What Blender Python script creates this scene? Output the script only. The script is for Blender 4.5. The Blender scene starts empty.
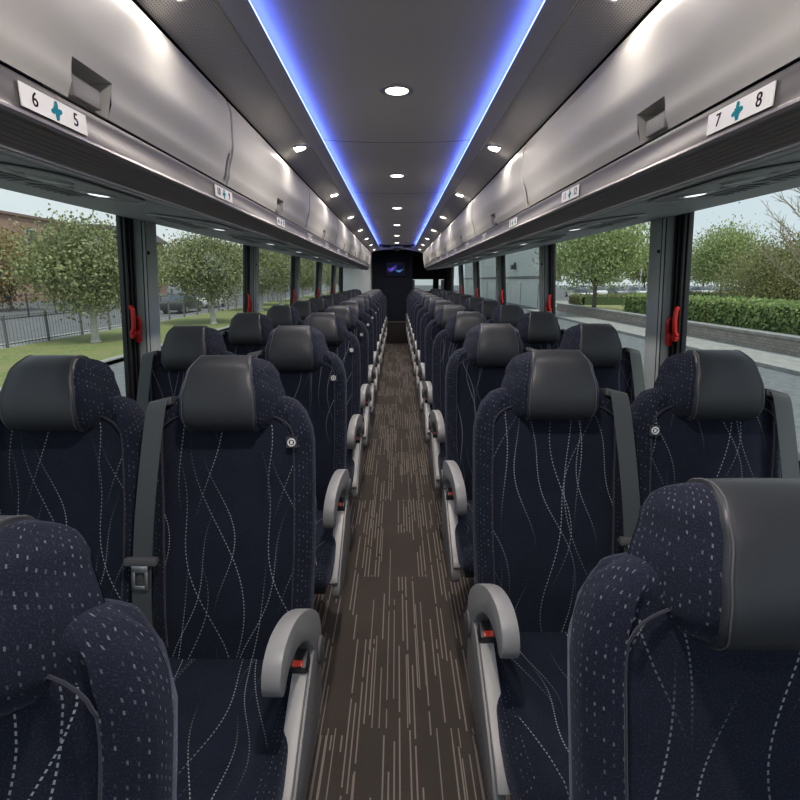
import bpy, bmesh, math, random
from mathutils import Vector, Matrix, Euler
R = math.radians
C = bpy.context.scene.collection
SC = bpy.context.scene
random.seed(7)
CAMZ = 1.40

# ------------------------------------------------------------------ camera, world, sun, exposure
cam_d = bpy.data.cameras.new('camera'); cam = bpy.data.objects.new('camera', cam_d); C.objects.link(cam)
cam.location = (0, 0, CAMZ); cam.rotation_euler = (R(90 - 13.24), 0, 0)
cam_d.sensor_width = 36; cam_d.lens = 510 / 800 * 36; cam_d.shift_x = 3 / 800
cam_d.clip_start = 0.02; cam_d.clip_end = 600
SC.camera = cam
SC.view_settings.view_transform = 'Standard'; SC.view_settings.look = 'None'
SC.view_settings.gamma = 1; SC.view_settings.use_curve_mapping = False
SC.view_settings.exposure = 0.95

w = bpy.data.worlds.new('sky'); SC.world = w; w.use_nodes = True
wn, wl = w.node_tree.nodes, w.node_tree.links
wn.clear()
wo = wn.new('ShaderNodeOutputWorld'); wb = wn.new('ShaderNodeBackground'); tc = wn.new('ShaderNodeTexCoord')
sx = wn.new('ShaderNodeSeparateXYZ'); rp = wn.new('ShaderNodeValToRGB')
wl.new(tc.outputs['Generated'], sx.inputs[0]); wl.new(sx.outputs['Z'], rp.inputs[0])
rp.color_ramp.elements[0].position = 0.0; rp.color_ramp.elements[0].color = (.54, .60, .63, 1)
rp.color_ramp.elements[1].position = 0.6; rp.color_ramp.elements[1].color = (.44, .53, .63, 1)
nz = wn.new('ShaderNodeTexNoise'); nz.inputs['Scale'].default_value = 3; nz.inputs['Detail'].default_value = 4
mp = wn.new('ShaderNodeMapping'); mp.inputs['Scale'].default_value = (1, 1, 3)
wl.new(tc.outputs['Generated'], mp.inputs[0]); wl.new(mp.outputs[0], nz.inputs['Vector'])
mxr = wn.new('ShaderNodeMapRange'); mxr.inputs[1].default_value = .45; mxr.inputs[2].default_value = .7
wl.new(nz.outputs[0], mxr.inputs[0])
mx = wn.new('ShaderNodeMixRGB'); mx.inputs[2].default_value = (.62, .65, .66, 1)
wl.new(mxr.outputs[0], mx.inputs[0]); wl.new(rp.outputs[0], mx.inputs[1])
wl.new(mx.outputs[0], wb.inputs[0]); wl.new(wb.outputs[0], wo.inputs[0])
WORLD_STRENGTH = 0.80
wb.inputs[1].default_value = WORLD_STRENGTH
sd = bpy.data.lights.new('sun', 'SUN'); sd.energy = 1.9; sd.angle = R(12); sd.color = (1, .95, .87)
sun = bpy.data.objects.new('sun', sd); C.objects.link(sun); sun.rotation_euler = (R(28), R(12), R(20))
sun.location = (0, 0, 30)
DOWNLIGHT_W = .46
CENTRE_W = 5.2

# ------------------------------------------------------------------ helpers
class NT:
    def __init__(s, name):
        s.m = bpy.data.materials.new(name); s.m.use_nodes = True
        s.t = s.m.node_tree; s.n = s.t.nodes; s.l = s.t.links
        s.b = s.n['Principled BSDF']; s.out = s.n['Material Output']
    def new(s, t, **k):
        o = s.n.new(t)
        for a, v in k.items(): setattr(o, a, v)
        return o
    def link(s, a, b): s.l.new(a, b)
    def math(s, op, a, b=None, c=None, clamp=False):
        o = s.n.new('ShaderNodeMath'); o.operation = op; o.use_clamp = clamp
        for i, v in enumerate((a, b, c)):
            if v is None: continue
            if isinstance(v, (int, float)): o.inputs[i].default_value = v
            else: s.l.new(v, o.inputs[i])
        return o.outputs[0]
    def mix(s, f, a, b, mode='MIX'):
        o = s.n.new('ShaderNodeMixRGB'); o.blend_type = mode
        for i, v in enumerate((f, a, b)):
            if isinstance(v, (int, float)): o.inputs[i].default_value = v
            elif isinstance(v, tuple): o.inputs[i].default_value = v + (1,) if len(v) == 3 else v
            else: s.l.new(v, o.inputs[i])
        return o.outputs[0]
    def noise(s, scale, detail=2, vec=None, out=0):
        o = s.n.new('ShaderNodeTexNoise'); o.inputs['Scale'].default_value = scale; o.inputs['Detail'].default_value = detail
        if vec is not None: s.l.new(vec, o.inputs['Vector'])
        return o.outputs[out]
    def coord(s, which='Object'): return s.n.new('ShaderNodeTexCoord').outputs[which]
    def bump(s, h, strength=.3, dist=.01):
        o = s.n.new('ShaderNodeBump'); o.inputs['Strength'].default_value = strength; o.inputs['Distance'].default_value = dist
        s.l.new(h, o.inputs['Height']); s.l.new(o.outputs[0], s.b.inputs['Normal'])
    def maprange(s, v, a, b, c=0., d=1.):
        o = s.n.new('ShaderNodeMapRange'); s.l.new(v, o.inputs[0])
        for i, k in enumerate((a, b, c, d)): o.inputs[i + 1].default_value = k
        return o.outputs[0]

def mat(name, col, rough=.5, metal=0., spec=.5, noise=None, bump=None, sheen=0.):
    t = NT(name); b = t.b
    b.inputs['Base Color'].default_value = (*col, 1); b.inputs['Roughness'].default_value = rough
    b.inputs['Metallic'].default_value = metal; b.inputs['Specular IOR Level'].default_value = spec
    if sheen: b.inputs['Sheen Weight'].default_value = sheen
    if noise:
        sc, amt = noise
        f = t.noise(sc, 3, t.coord())
        c = t.mix(f, tuple(x * (1 - amt) for x in col), tuple(min(1, x * (1 + amt)) for x in col))
        t.link(c, b.inputs['Base Color'])
    if bump:
        t.bump(t.noise(bump[0], 2, t.coord()), bump[1])
    return t.m

def emit(name, col, strength):
    t = NT(name); e = t.new('ShaderNodeEmission'); e.inputs[0].default_value = (*col, 1); e.inputs[1].default_value = strength
    t.link(e.outputs[0], t.out.inputs[0]); return t.m

class MB:
    def __init__(s): s.v = []; s.f = []; s.mi = []; s.uv = []
    def face(s, idx, mi=0, uv=None): s.f.append(tuple(idx)); s.mi.append(mi); s.uv.append(uv)
    def add(s, vs, fs, mi=0):
        o = len(s.v); s.v += [tuple(x) for x in vs]
        for f in fs: s.face([o + i for i in f], mi)
        return s
    def box(s, c, d, rot=None, mi=0):
        x, y, z = (k / 2 for k in d)
        vs = [Vector((a * x, b * y, e * z)) for a in (-1, 1) for b in (-1, 1) for e in (-1, 1)]
        if rot: m = Euler(rot).to_matrix(); vs = [m @ v for v in vs]
        vs = [v + Vector(c) for v in vs]
        return s.add(vs, [(0, 1, 3, 2), (4, 6, 7, 5), (0, 4, 5, 1), (2, 3, 7, 6), (0, 2, 6, 4), (1, 5, 7, 3)], mi)
    def prism(s, poly, f, a, b, mi=0):
        """poly: 2D list, f(p,q,t)->xyz, extruded t from a to b"""
        n = len(poly)
        vs = [f(p, q, a) for p, q in poly] + [f(p, q, b) for p, q in poly]
        fs = [tuple(range(n - 1, -1, -1)), tuple(range(n, 2 * n))] + [(i, (i + 1) % n, n + (i + 1) % n, n + i) for i in range(n)]
        return s.add(vs, fs, mi)
    def tube(s, pts, r, n=8, mi=0, cap=True, closed=False):
        pts = [Vector(p) for p in pts]; rings = []; o = len(s.v); k = len(pts)
        rr = r if isinstance(r, (list, tuple)) else [r] * k
        up = None
        for i, p in enumerate(pts):
            if closed: d = pts[(i + 1) % k] - pts[i - 1]
            else: d = pts[min(i + 1, k - 1)] - pts[max(i - 1, 0)]
            d.normalize()
            if up is None:
                up = Vector((0, 0, 1)) if abs(d.z) < .9 else Vector((1, 0, 0))
            a = d.cross(up).normalized(); b = a.cross(d).normalized(); up = b
            for j in range(n):
                t = 2 * math.pi * j / n
                s.v.append(tuple(p + (a * math.cos(t) + b * math.sin(t)) * rr[i]))
        for i in range(k if closed else k - 1):
            i2 = (i + 1) % k
            for j in range(n):
                s.face((o + i * n + j, o + i * n + (j + 1) % n, o + i2 * n + (j + 1) % n, o + i2 * n + j), mi)
        if cap and not closed:
            s.face([o + j for j in range(n - 1, -1, -1)], mi); s.face([o + (k - 1) * n + j for j in range(n)], mi)
        return s
    def cyl(s, c, r, h, axis='z', n=24, mi=0, r2=None):
        ax = {'x': Vector((1, 0, 0)), 'y': Vector((0, 1, 0)), 'z': Vector((0, 0, 1))}[axis] if isinstance(axis, str) else Vector(axis).normalized()
        c = Vector(c)
        return s.tube([c - ax * h / 2, c + ax * h / 2], [r, r if r2 is None else r2], n, mi)
    def lathe(s, prof, c, ax=(0, 0, 1), n=24, mi=0):
        ax = Vector(ax).normalized(); q = ax.to_track_quat('Z', 'Y'); o = len(s.v); c = Vector(c)
        for r, h in prof:
            for j in range(n):
                t = 2 * math.pi * j / n
                s.v.append(tuple(c + q @ Vector((r * math.cos(t), r * math.sin(t), h))))
        for i in range(len(prof) - 1):
            for j in range(n): s.face((o + i * n + j, o + i * n + (j + 1) % n, o + (i + 1) * n + (j + 1) % n, o + (i + 1) * n + j), mi)
        s.face([o + j for j in range(n - 1, -1, -1)], mi); s.face([o + (len(prof) - 1) * n + j for j in range(n)], mi)
        return s
    def strip(s, prof, y0, y1, sx=1, mi=0, ny=1):
        """open profile (X,Z) extruded along Y, mirrored by sx"""
        o = len(s.v); k = len(prof)
        for j in range(ny + 1):
            y = y0 + (y1 - y0) * j / ny
            s.v += [(sx * p, y, q) for p, q in prof]
        for j in range(ny):
            for i in range(k - 1):
                a = o + j * k + i
                s.face((a, a + 1, a + 1 + k, a + k), mi)
        return s
    def build(s, name, m, parent=None, smooth=False, bevel=0, loc=None, angle=40):
        me = bpy.data.meshes.new(name); me.from_pydata(s.v, [], s.f)
        for k in (m if isinstance(m, (list, tuple)) else [m]): me.materials.append(k)
        me.polygons.foreach_set('material_index', s.mi)
        if any(u is not None for u in s.uv):
            l = me.uv_layers.new(name='UVMap'); d = []
            for f, u in zip(s.f, s.uv):
                for i in range(len(f)): d += list(u[i]) if u else [0, 0]
            l.data.foreach_set('uv', d)
        bm = bmesh.new(); bm.from_mesh(me)
        bmesh.ops.recalc_face_normals(bm, faces=bm.faces)
        if bevel:
            es = [e for e in bm.edges if len(e.link_faces) == 2 and e.calc_face_angle(0) > R(30)]
            bmesh.ops.bevel(bm, geom=es, offset=bevel, segments=2, profile=.6, affect='EDGES', clamp_overlap=True)
        bm.to_mesh(me); bm.free()
        if smooth or bevel:
            me.polygons.foreach_set('use_smooth', [True] * len(me.polygons))
            me.set_sharp_from_angle(angle=R(angle))
        me.update()
        o = bpy.data.objects.new(name, me); C.objects.link(o)
        if parent: o.parent = parent
        if loc: o.location = loc
        return o

def tag(o, label, cat, group=None, kind=None):
    o['label'] = label; o['category'] = cat
    if group: o['group'] = group
    if kind: o['kind'] = kind
    return o
def thing(name, label, cat, loc=(0, 0, 0), rz=0, group=None):
    o = bpy.data.objects.new(name, None); C.objects.link(o); o.location = loc; o.rotation_euler = (0, 0, rz)
    o.empty_display_size = .1
    return tag(o, label, cat, group)
def struct(o, label, cat):
    return tag(o, label, cat, None, 'structure')
def dup(root, loc, label, rz=None, scale=None):
    r = root.copy(); C.objects.link(r); r.location = loc
    if rz is not None: r.rotation_euler = (0, 0, rz)
    if scale: r.scale = (scale,) * 3 if not isinstance(scale, tuple) else scale
    r['label'] = label
    for ch in list(root.children):
        c = ch.copy(); C.objects.link(c); c.parent = r
        for g in list(ch.children):
            d = g.copy(); C.objects.link(d); d.parent = c
    return r
def catmull(pts, n, closed=True):
    out = []; k = len(pts)
    segs = k if closed else k - 1
    for i in range(segs):
        P = [pts[(i + j) % k] if closed else pts[max(0, min(k - 1, i + j))] for j in (-1, 0, 1, 2)]
        for q in range(n):
            t = q / n
            out.append(tuple(.5 * (2 * P[1][d] + (P[2][d] - P[0][d]) * t + (2 * P[0][d] - 5 * P[1][d] + 4 * P[2][d] - P[3][d]) * t * t + (3 * P[1][d] - P[0][d] - 3 * P[2][d] + P[3][d]) * t ** 3) for d in range(len(pts[0]))))
    if not closed: out.append(tuple(pts[-1]))
    return out
def lerp_tab(tab, x):
    if x <= tab[0][0]: return tab[0][1]
    for (a, b), (c, d) in zip(tab, tab[1:]):
        if x <= c:
            t = (x - a) / (c - a); t = t * t * (3 - 2 * t)
            return b + (d - b) * t
    return tab[-1][1]
ORD = ['first', 'second', 'third', 'fourth', 'fifth', 'sixth', 'seventh', 'eighth', 'ninth', 'tenth', 'eleventh', 'twelfth', 'thirteenth', 'fourteenth']
SIDE = {-1: 'brick building side', 1: 'hedge side'}

# ------------------------------------------------------------------ materials
def fabric(name, waves=True):
    t = NT(name); b = t.b
    uvn = t.new('ShaderNodeUVMap'); sp = t.new('ShaderNodeSeparateXYZ'); t.link(uvn.outputs[0], sp.inputs[0])
    oi = t.new('ShaderNodeObjectInfo'); rnd = oi.outputs['Random']
    u, v = sp.outputs[0], sp.outputs[1]
    base = t.mix(t.noise(14, 3, t.coord()), (.0068, .0088, .0165), (.0145, .018, .033))
    fine = t.noise(420, 2, uvn.outputs[0])
    fm = t.maprange(fine, .52, .72)
    base = t.mix(t.math('MULTIPLY', fm, .75), base, (.036, .041, .058))
    if waves:
        u2 = t.math('ADD', u, t.math('MULTIPLY', rnd, .35)); v2 = t.math('ADD', v, t.math('MULTIPLY', rnd, 3.7))
        total = None
        fam = [(.16, .035, 1.05, .3, .00, .020, .38), (.19, .060, 1.30, 1.9, .07, .018, .55), (.215, .030, .90, 4.1, .13, .025, .47), (.175, .085, 1.60, 5.2, .03, .012, .33), (.24, .050, 1.15, 2.8, .19, .022, .62), (.20, .070, 1.45, .9, .11, .016, .41)]
        for i, (P, A, L, ph, off, A2, L2) in enumerate(fam):
            s1 = t.math('SINE', t.math('MULTIPLY_ADD', v2, 2 * math.pi / L, ph))
            s2 = t.math('SINE', t.math('MULTIPLY_ADD', v2, 2 * math.pi / L2, ph * 3))
            c = t.math('MULTIPLY_ADD', s1, A, u2); c = t.math('MULTIPLY_ADD', s2, A2, c)
            c = t.math('ADD', c, off + 5)
            d = t.math('ABSOLUTE', t.math('SUBTRACT', t.math('FRACT', t.math('DIVIDE', c, P)), .5))
            m = t.math('LESS_THAN', d, .00115 / P)
            dash = t.math('LESS_THAN', t.math('FRACT', t.math('MULTIPLY_ADD', v2, 1 / (.0072 + .0011 * (i % 3)), i * .37)), .55)
            fade = t.math('MULTIPLY_ADD', t.math('SINE', t.math('MULTIPLY_ADD', v2, 2 * math.pi / (.47 + .09 * i), ph * 2)), .5, .45, clamp=True)
            k = t.math('MULTIPLY', t.math('MULTIPLY', m, dash), fade)
            total = k if total is None else t.math('MAXIMUM', total, k)
        # fine scattered flecks between the lines
        col = t.mix(t.math('MULTIPLY', total, .95), base, (.36, .38, .42))
    else:
        vx = t.math('DIVIDE', u, .0105); vy = t.math('MULTIPLY_ADD', u, 26., t.math('DIVIDE', v, .0125))
        fx = t.math('ABSOLUTE', t.math('SUBTRACT', t.math('FRACT', t.math('ADD', vx, 20)), .5))
        fy = t.math('ABSOLUTE', t.math('SUBTRACT', t.math('FRACT', t.math('ADD', vy, 20)), .5))
        cell = t.new('ShaderNodeCombineXYZ'); t.link(t.math('FLOOR', vx), cell.inputs[0]); t.link(t.math('FLOOR', vy), cell.inputs[1])
        wn_ = t.new('ShaderNodeTexWhiteNoise'); t.link(cell.outputs[0], wn_.inputs['Vector'])
        m = t.math('MULTIPLY', t.math('LESS_THAN', fx, .10), t.math('LESS_THAN', fy, .17))
        m = t.math('MULTIPLY', m, t.maprange(wn_.outputs[0], .3, 1.))
        col = t.mix(t.math('MULTIPLY', m, .46), base, (.30, .32, .37))
    t.link(col, b.inputs['Base Color'])
    b.inputs['Roughness'].default_value = .95; b.inputs['Specular IOR Level'].default_value = .15
    b.inputs['Sheen Weight'].default_value = .16; b.inputs['Sheen Roughness'].default_value = .4
    b.inputs['Sheen Tint'].default_value = (.50, .56, .78, 1)
    t.bump(fine, .25, .002)
    return t.m
M_FAB = fabric('fabric_waves'); M_DOT = fabric('fabric_dots', False)
M_PIPE = mat('piping', (.012, .014, .028), .8, sheen=.3)
def leather():
    t = NT('leather'); b = t.b
    b.inputs['Base Color'].default_value = (.029, .032, .038, 1); b.inputs['Roughness'].default_value = .42
    b.inputs['Specular IOR Level'].default_value = .42
    v = t.new('ShaderNodeTexVoronoi'); v.inputs['Scale'].default_value = 380; t.link(t.coord(), v.inputs['Vector'])
    t.bump(v.outputs[0], .12, .001); return t.m
M_LEA = leather()
M_GREY = mat('grey_plastic', (.27, .27, .275), .42, noise=(30, .06))
M_PANEL = mat('panel_grey', (.20, .20, .205), .42, noise=(30, .06))
M_LGREY = mat('light_grey_plastic', (.36, .355, .35), .42, noise=(30, .05))
M_DGREY = mat('dark_grey_plastic', (.085, .085, .09), .5)
M_BLACK = mat('black_plastic', (.014, .014, .016), .45)
M_RED = mat('red_button', (.85, .07, .035), .4)
M_HRED = mat('red_handle', (.62, .02, .015), .35)
M_STEEL = mat('steel', (.55, .55, .56), .3, 1.)
M_FRAME = mat('seat_frame_metal', (.02, .02, .022), .5)
def webbing():
    t = NT('belt_webbing'); b = t.b
    wv = t.new('ShaderNodeTexWave'); wv.inputs['Scale'].default_value = 110; wv.bands_direction = 'X'; wv.inputs['Distortion'].default_value = .2
    t.link(t.coord(), wv.inputs['Vector'])
    t.link(t.mix(wv.outputs[1], (.050, .058, .063), (.066, .075, .080)), b.inputs['Base Color'])
    b.inputs['Roughness'].default_value = .6; t.bump(wv.outputs[1], .2, .001); return t.m
M_WEB = webbing()
M_WHITE = mat('white_ink', (.75, .75, .75), .5)
M_TAG = mat('tag_dark', (.035, .035, .04), .5)

def carpet():
    t = NT('aisle_carpet'); b = t.b
    co = t.coord('Object'); sp = t.new('ShaderNodeSeparateXYZ'); t.link(co, sp.inputs[0])
    x, y = sp.outputs[0], sp.outputs[1]
    fib = t.noise(350, 2, co); big = t.noise(3.5, 3, co)
    base = t.mix(big, (.038, .032, .028), (.066, .055, .047))
    base = t.mix(t.maprange(fib, .45, .75), base, (.092, .079, .069))
    # plank-like tonal streaks
    cells = None
    def stripes(period, width, seglen, thresh, seed):
        xi = t.math('FLOOR', t.math('DIVIDE', x, period))
        cx = t.new('ShaderNodeCombineXYZ'); t.link(xi, cx.inputs[0]); cx.inputs[1].default_value = seed
        w1 = t.new('ShaderNodeTexWhiteNoise'); t.link(cx.outputs[0], w1.inputs['Vector'])
        yy = t.math('MULTIPLY_ADD', w1.outputs[0], 7.3, t.math('DIVIDE', y, seglen))
        yi = t.math('FLOOR', yy)
        c2 = t.new('ShaderNodeCombineXYZ'); t.link(xi, c2.inputs[0]); t.link(yi, c2.inputs[1]); c2.inputs[2].default_value = seed
        w2 = t.new('ShaderNodeTexWhiteNoise'); t.link(c2.outputs[0], w2.inputs['Vector'])
        fx = t.math('ABSOLUTE', t.math('SUBTRACT', t.math('FRACT', t.math('DIVIDE', x, period)), .5))
        # clusters: several neighbouring stripes switch on together
        c3 = t.new('ShaderNodeCombineXYZ'); t.link(t.math('FLOOR', t.math('DIVIDE', x, period * 5)), c3.inputs[0])
        t.link(t.math('FLOOR', t.math('DIVIDE', y, seglen * 1.3)), c3.inputs[1]); c3.inputs[2].default_value = seed + 5
        w3 = t.new('ShaderNodeTexWhiteNoise'); t.link(c3.outputs[0], w3.inputs['Vector'])
        pr = t.math('MULTIPLY_ADD', w3.outputs[0], .55, t.math('MULTIPLY', w2.outputs[0], .45))
        on = t.math('GREATER_THAN', pr, thresh)
        ln = t.math('LESS_THAN', fx, width / period / 2)
        fy = t.math('LESS_THAN', t.math('FRACT', yy), .93)
        return t.math('MULTIPLY', t.math('MULTIPLY', on, ln), fy)
    s = t.math('MAXIMUM', stripes(.0165, .0047, .34, .54, 1.), stripes(.0231, .0034, .52, .66, 9.))
    col = t.mix(t.math('MULTIPLY', s, t.maprange(fib, .2, .6, .55, .95)), base, (.27, .235, .20))
    t.link(col, b.inputs['Base Color']); b.inputs['Roughness'].default_value = .9; b.inputs['Specular IOR Level'].default_value = .2
    t.bump(fib, .35, .004); return t.m
M_CARPET = carpet()
M_CEIL = mat('ceiling_panel', (.68, .665, .65), .5)
M_SIDE = mat('ceiling_side_panel', (.50, .48, .455), .5)
def grille():
    t = NT('perforated_grille'); b = t.b
    sp = t.new('ShaderNodeSeparateXYZ'); t.link(t.coord(), sp.inputs[0])
    fx = t.math('SUBTRACT', t.math('FRACT', t.math('DIVIDE', sp.outputs[1], .008)), .5)
    fz = t.math('SUBTRACT', t.math('FRACT', t.math('DIVIDE', sp.outputs[0], .0055)), .5)
    d = t.math('SQRT', t.math('ADD', t.math('MULTIPLY', fx, fx), t.math('MULTIPLY', fz, fz)))
    m = t.math('LESS_THAN', d, .26)
    t.link(t.mix(m, (.60, .575, .545), (.24, .228, .215)), b.inputs['Base Color']); b.inputs['Roughness'].default_value = .55
    return t.m
M_GRILLE = grille()
M_BIN = mat('bin_door', (.47, .46, .44), .48, spec=.35, noise=(5, .05))
M_BINREC = mat('bin_recess', (.20, .195, .19), .5)
M_GAP = mat('shadow_gap_rubber', (.01, .01, .01), .7)
M_RAIL = mat('rail_brushed', (.105, .098, .097), .38, .35)
M_RIB = mat('rail_ribbed', (.20, .185, .175), .38, .2)
M_SILV = mat('silver_strip', (.52, .50, .49), .28, .9)
M_SOFF = mat('rack_underside', (.42, .44, .44), .55)
M_PSU = mat('service_unit_plastic', (.36, .38, .38), .42)
M_PSU2 = mat('service_unit_bezel', (.46, .475, .475), .35)
M_WALL = mat('side_wall_cloth', (.10, .105, .11), .8)
M_RUB = mat('window_rubber', (.016, .017, .019), .4)
M_POST = mat('window_post_grey', (.50, .56, .555), .45)
M_NAVY = mat('rear_wall_carpet', (.010, .013, .026), .9, bump=(200, .2))
M_DARK = mat('rear_dark_cloth', (.012, .013, .015), .9)
M_PALE = mat('pale_partition', (.50, .54, .54), .5)
M_LENS = emit('lamp_lens', (1, .93, .84), 9)
M_LENS2 = emit('reading_lens', (.95, .97, 1), .8)
M_RLENS = mat('clear_lens_off', (.5, .53, .54), .15)
M_TRIM = mat('lamp_ring', (.5, .48, .46), .3, .6)
M_LED = emit('blue_led', (.095, .155, 1.0), 8.5)
M_SIGN = mat('sign_white', (.72, .72, .72), .4)
M_INK = mat('sign_ink', (.012, .012, .014), .9, spec=.05)
M_TEAL = mat('sign_teal', (.01, .22, .29), .8, spec=.1)
def glassm(nm='window_glass', tint=(.90, .925, .92, 1)):
    t = NT(nm); t.n.remove(t.b)
    tr = t.new('ShaderNodeBsdfTransparent'); tr.inputs[0].default_value = tint
    gl = t.new('ShaderNodeBsdfGlossy'); gl.inputs['Roughness'].default_value = .02
    fr = t.new('ShaderNodeLayerWeight'); fr.inputs[0].default_value = .5
    fq = t.math('MULTIPLY_ADD', t.math('POWER', fr.outputs['Facing'], 5), .30, .015)
    mx = t.new('ShaderNodeMixShader'); t.link(fq, mx.inputs[0]); t.link(tr.outputs[0], mx.inputs[1]); t.link(gl.outputs[0], mx.inputs[2])
    t.link(mx.outputs[0], t.out.inputs[0]); return t.m
M_GLASS = glassm()

# ------------------------------------------------------------------ the coach shell
Y0, Y1 = -1.3, 12.9
YR = 10.75                      # racks end
def Z(h): return CAMZ + h
struct(MB().box((0, (Y0 + Y1) / 2, -.03), (2.58, Y1 - Y0, .06)).build('floor', M_CARPET), 'dark brown striped carpet floor of the coach', 'floor')
# ceiling: centre panels with seams, each one its own strip in one structure
cb = MB()
seams = [Y0, 1.33, 2.97, 4.62, 6.27, 7.92, 9.57, 11.2]
for a, b in zip(seams, seams[1:]):
    prof = [(-.405 + .81 * i / 16, Z(.715 + .015 * abs((i - 8) / 8) ** 2.5)) for i in range(17)]
    cb.strip(prof, a + .004, b - .004)
    cb.strip([(p, q + .006) for p, q in prof], b - .006, b + .006)
struct(cb.build('ceiling', M_CEIL, smooth=True), 'smooth grey centre ceiling with thin cross seams', 'ceiling')
struct(MB().box((0, (Y0 + Y1) / 2, Z(.80)), (2.6, Y1 - Y0, .04)).build('roof', M_DARK), 'roof skin above the ceiling panels', 'roof')
for s, nm in ((-1, 'left'), (1, 'right')):
    o = MB().strip([(.412, Z(.655)), (.404, Z(.664)), (.382, Z(.680)), (.376, Z(.687)), (.387, Z(.690)), (.42, Z(.74))], Y0, 11.2, s).build(f'trim_cove_{nm}', M_SIDE, smooth=True)
    struct(o, f'curved cove lip beside the ceiling, {SIDE[s]}', 'ceiling trim')
    o = MB().strip([(.548, Z(.572)), (.535, Z(.577)), (.50, Z(.598)), (.46, Z(.624)), (.428, Z(.645))], Y0, 11.2, s)
    o.strip([(.430, Z(.646)), (.424, Z(.642)), (.418, Z(.648)), (.41, Z(.657))], Y0, 11.2, s, mi=1)
    struct(o.build(f'ceiling_grille_{nm}', [M_GRILLE, M_SIDE], smooth=True), f'sloping perforated ceiling strip, {SIDE[s]}', 'ceiling')
    o = MB().strip([(.56, Z(.556)), (.60, Z(.565)), (.60, Z(.60)), (.545, Z(.585))], Y0, 11.2, s).build(f'trim_gap_{nm}', M_GAP)
    struct(o, f'black gap above the overhead bins, {SIDE[s]}', 'trim')
    t = thing('led_strip', f'glowing blue light strip along the ceiling edge, {SIDE[s]}', 'light strip', (s * .384, 5, Z(.696)), group='blue ceiling light strips')
    MB().box((0, 0, 0), (.014, 12.3, .003)).build('diffuser', M_LED, t)
    MB().box((s * .002, 0, -.0045), (.016, 12.3, .005)).build('channel', M_SIDE, t)
    # luggage rack: shelf and rail
    rack = thing('luggage_rack', f'long overhead luggage rack with dark ribbed rail, {SIDE[s]}', 'luggage rack', (0, 0, 0), group='overhead luggage racks')
    MB().strip([(.566, Z(.300)), (.5645, Z(.296)), (.566, Z(.290)), (.566, Z(.252)), (.563, Z(.248))], Y0, YR, s).build('rail', M_RAIL, rack, smooth=True)
    MB().strip([(.563, Z(.249)), (.5575, Z(.246)), (.556, Z(.241)), (.559, Z(.236)), (.566, Z(.234))], Y0, YR, s).build('silver_strip', M_SILV, rack, smooth=True)
    pr = [(.566, Z(.2345))]
    for i in range(6):
        a = .568 + i * .0058; z = .232 - i * .0052
        pr += [(a, Z(z)), (a + .0035, Z(z - .0048)), (a + .0055, Z(z - .0040))]
    MB().strip(pr, Y0, YR, s).build('ribbed_cover', M_RIB, rack)
    MB().strip([(.602, Z(.203)), (.603, Z(.1985)), (.609, Z(.197)), (.610, Z(.1945)), (.616, Z(.1935)), (.617, Z(.196)), (.626, Z(.195))], Y0, YR, s).build('lower_strip', M_PSU2, rack, smooth=True)
    MB().strip([(.625, Z(.1945)), (.63, Z(.1955)), (1.13, Z(.255)), (1.165, Z(.262)), (1.175, Z(.285))], Y0, YR, s).build('underside', M_SOFF, rack, smooth=True)
    MB().strip([(.566, Z(.302)), (1.2, Z(.302))], Y0, YR, s).build('shelf', M_DARK, rack)
    prof = [(.55, .30), (.53, .43), (.535, .555), (1.2, .56), (1.2, .27), (1.16, .262), (.63, .197), (.60, .203), (.566, .24)]
    cap = MB().prism([(s * p, Z(q)) for p, q in prof], lambda p, q, tt: (p, tt, q), YR, YR + .05)
    cap.build('end_cap', M_BIN, rack, bevel=.012)
    # the lower side wall and the outer skin over the windows
    struct(MB().box((s * 1.26, (Y0 + Y1) / 2, .41), (.06, Y1 - Y0, .88)).build(f'wall_{nm}', M_WALL), f'low side wall under the windows, {SIDE[s]}', 'wall')
    struct(MB().box((s * 1.225, (Y0 + Y1) / 2, Z(.58)), (.05, Y1 - Y0, .48)).build(f'wall_upper_{nm}', M_WALL), f'side wall behind the luggage rack, {SIDE[s]}', 'wall')

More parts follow.
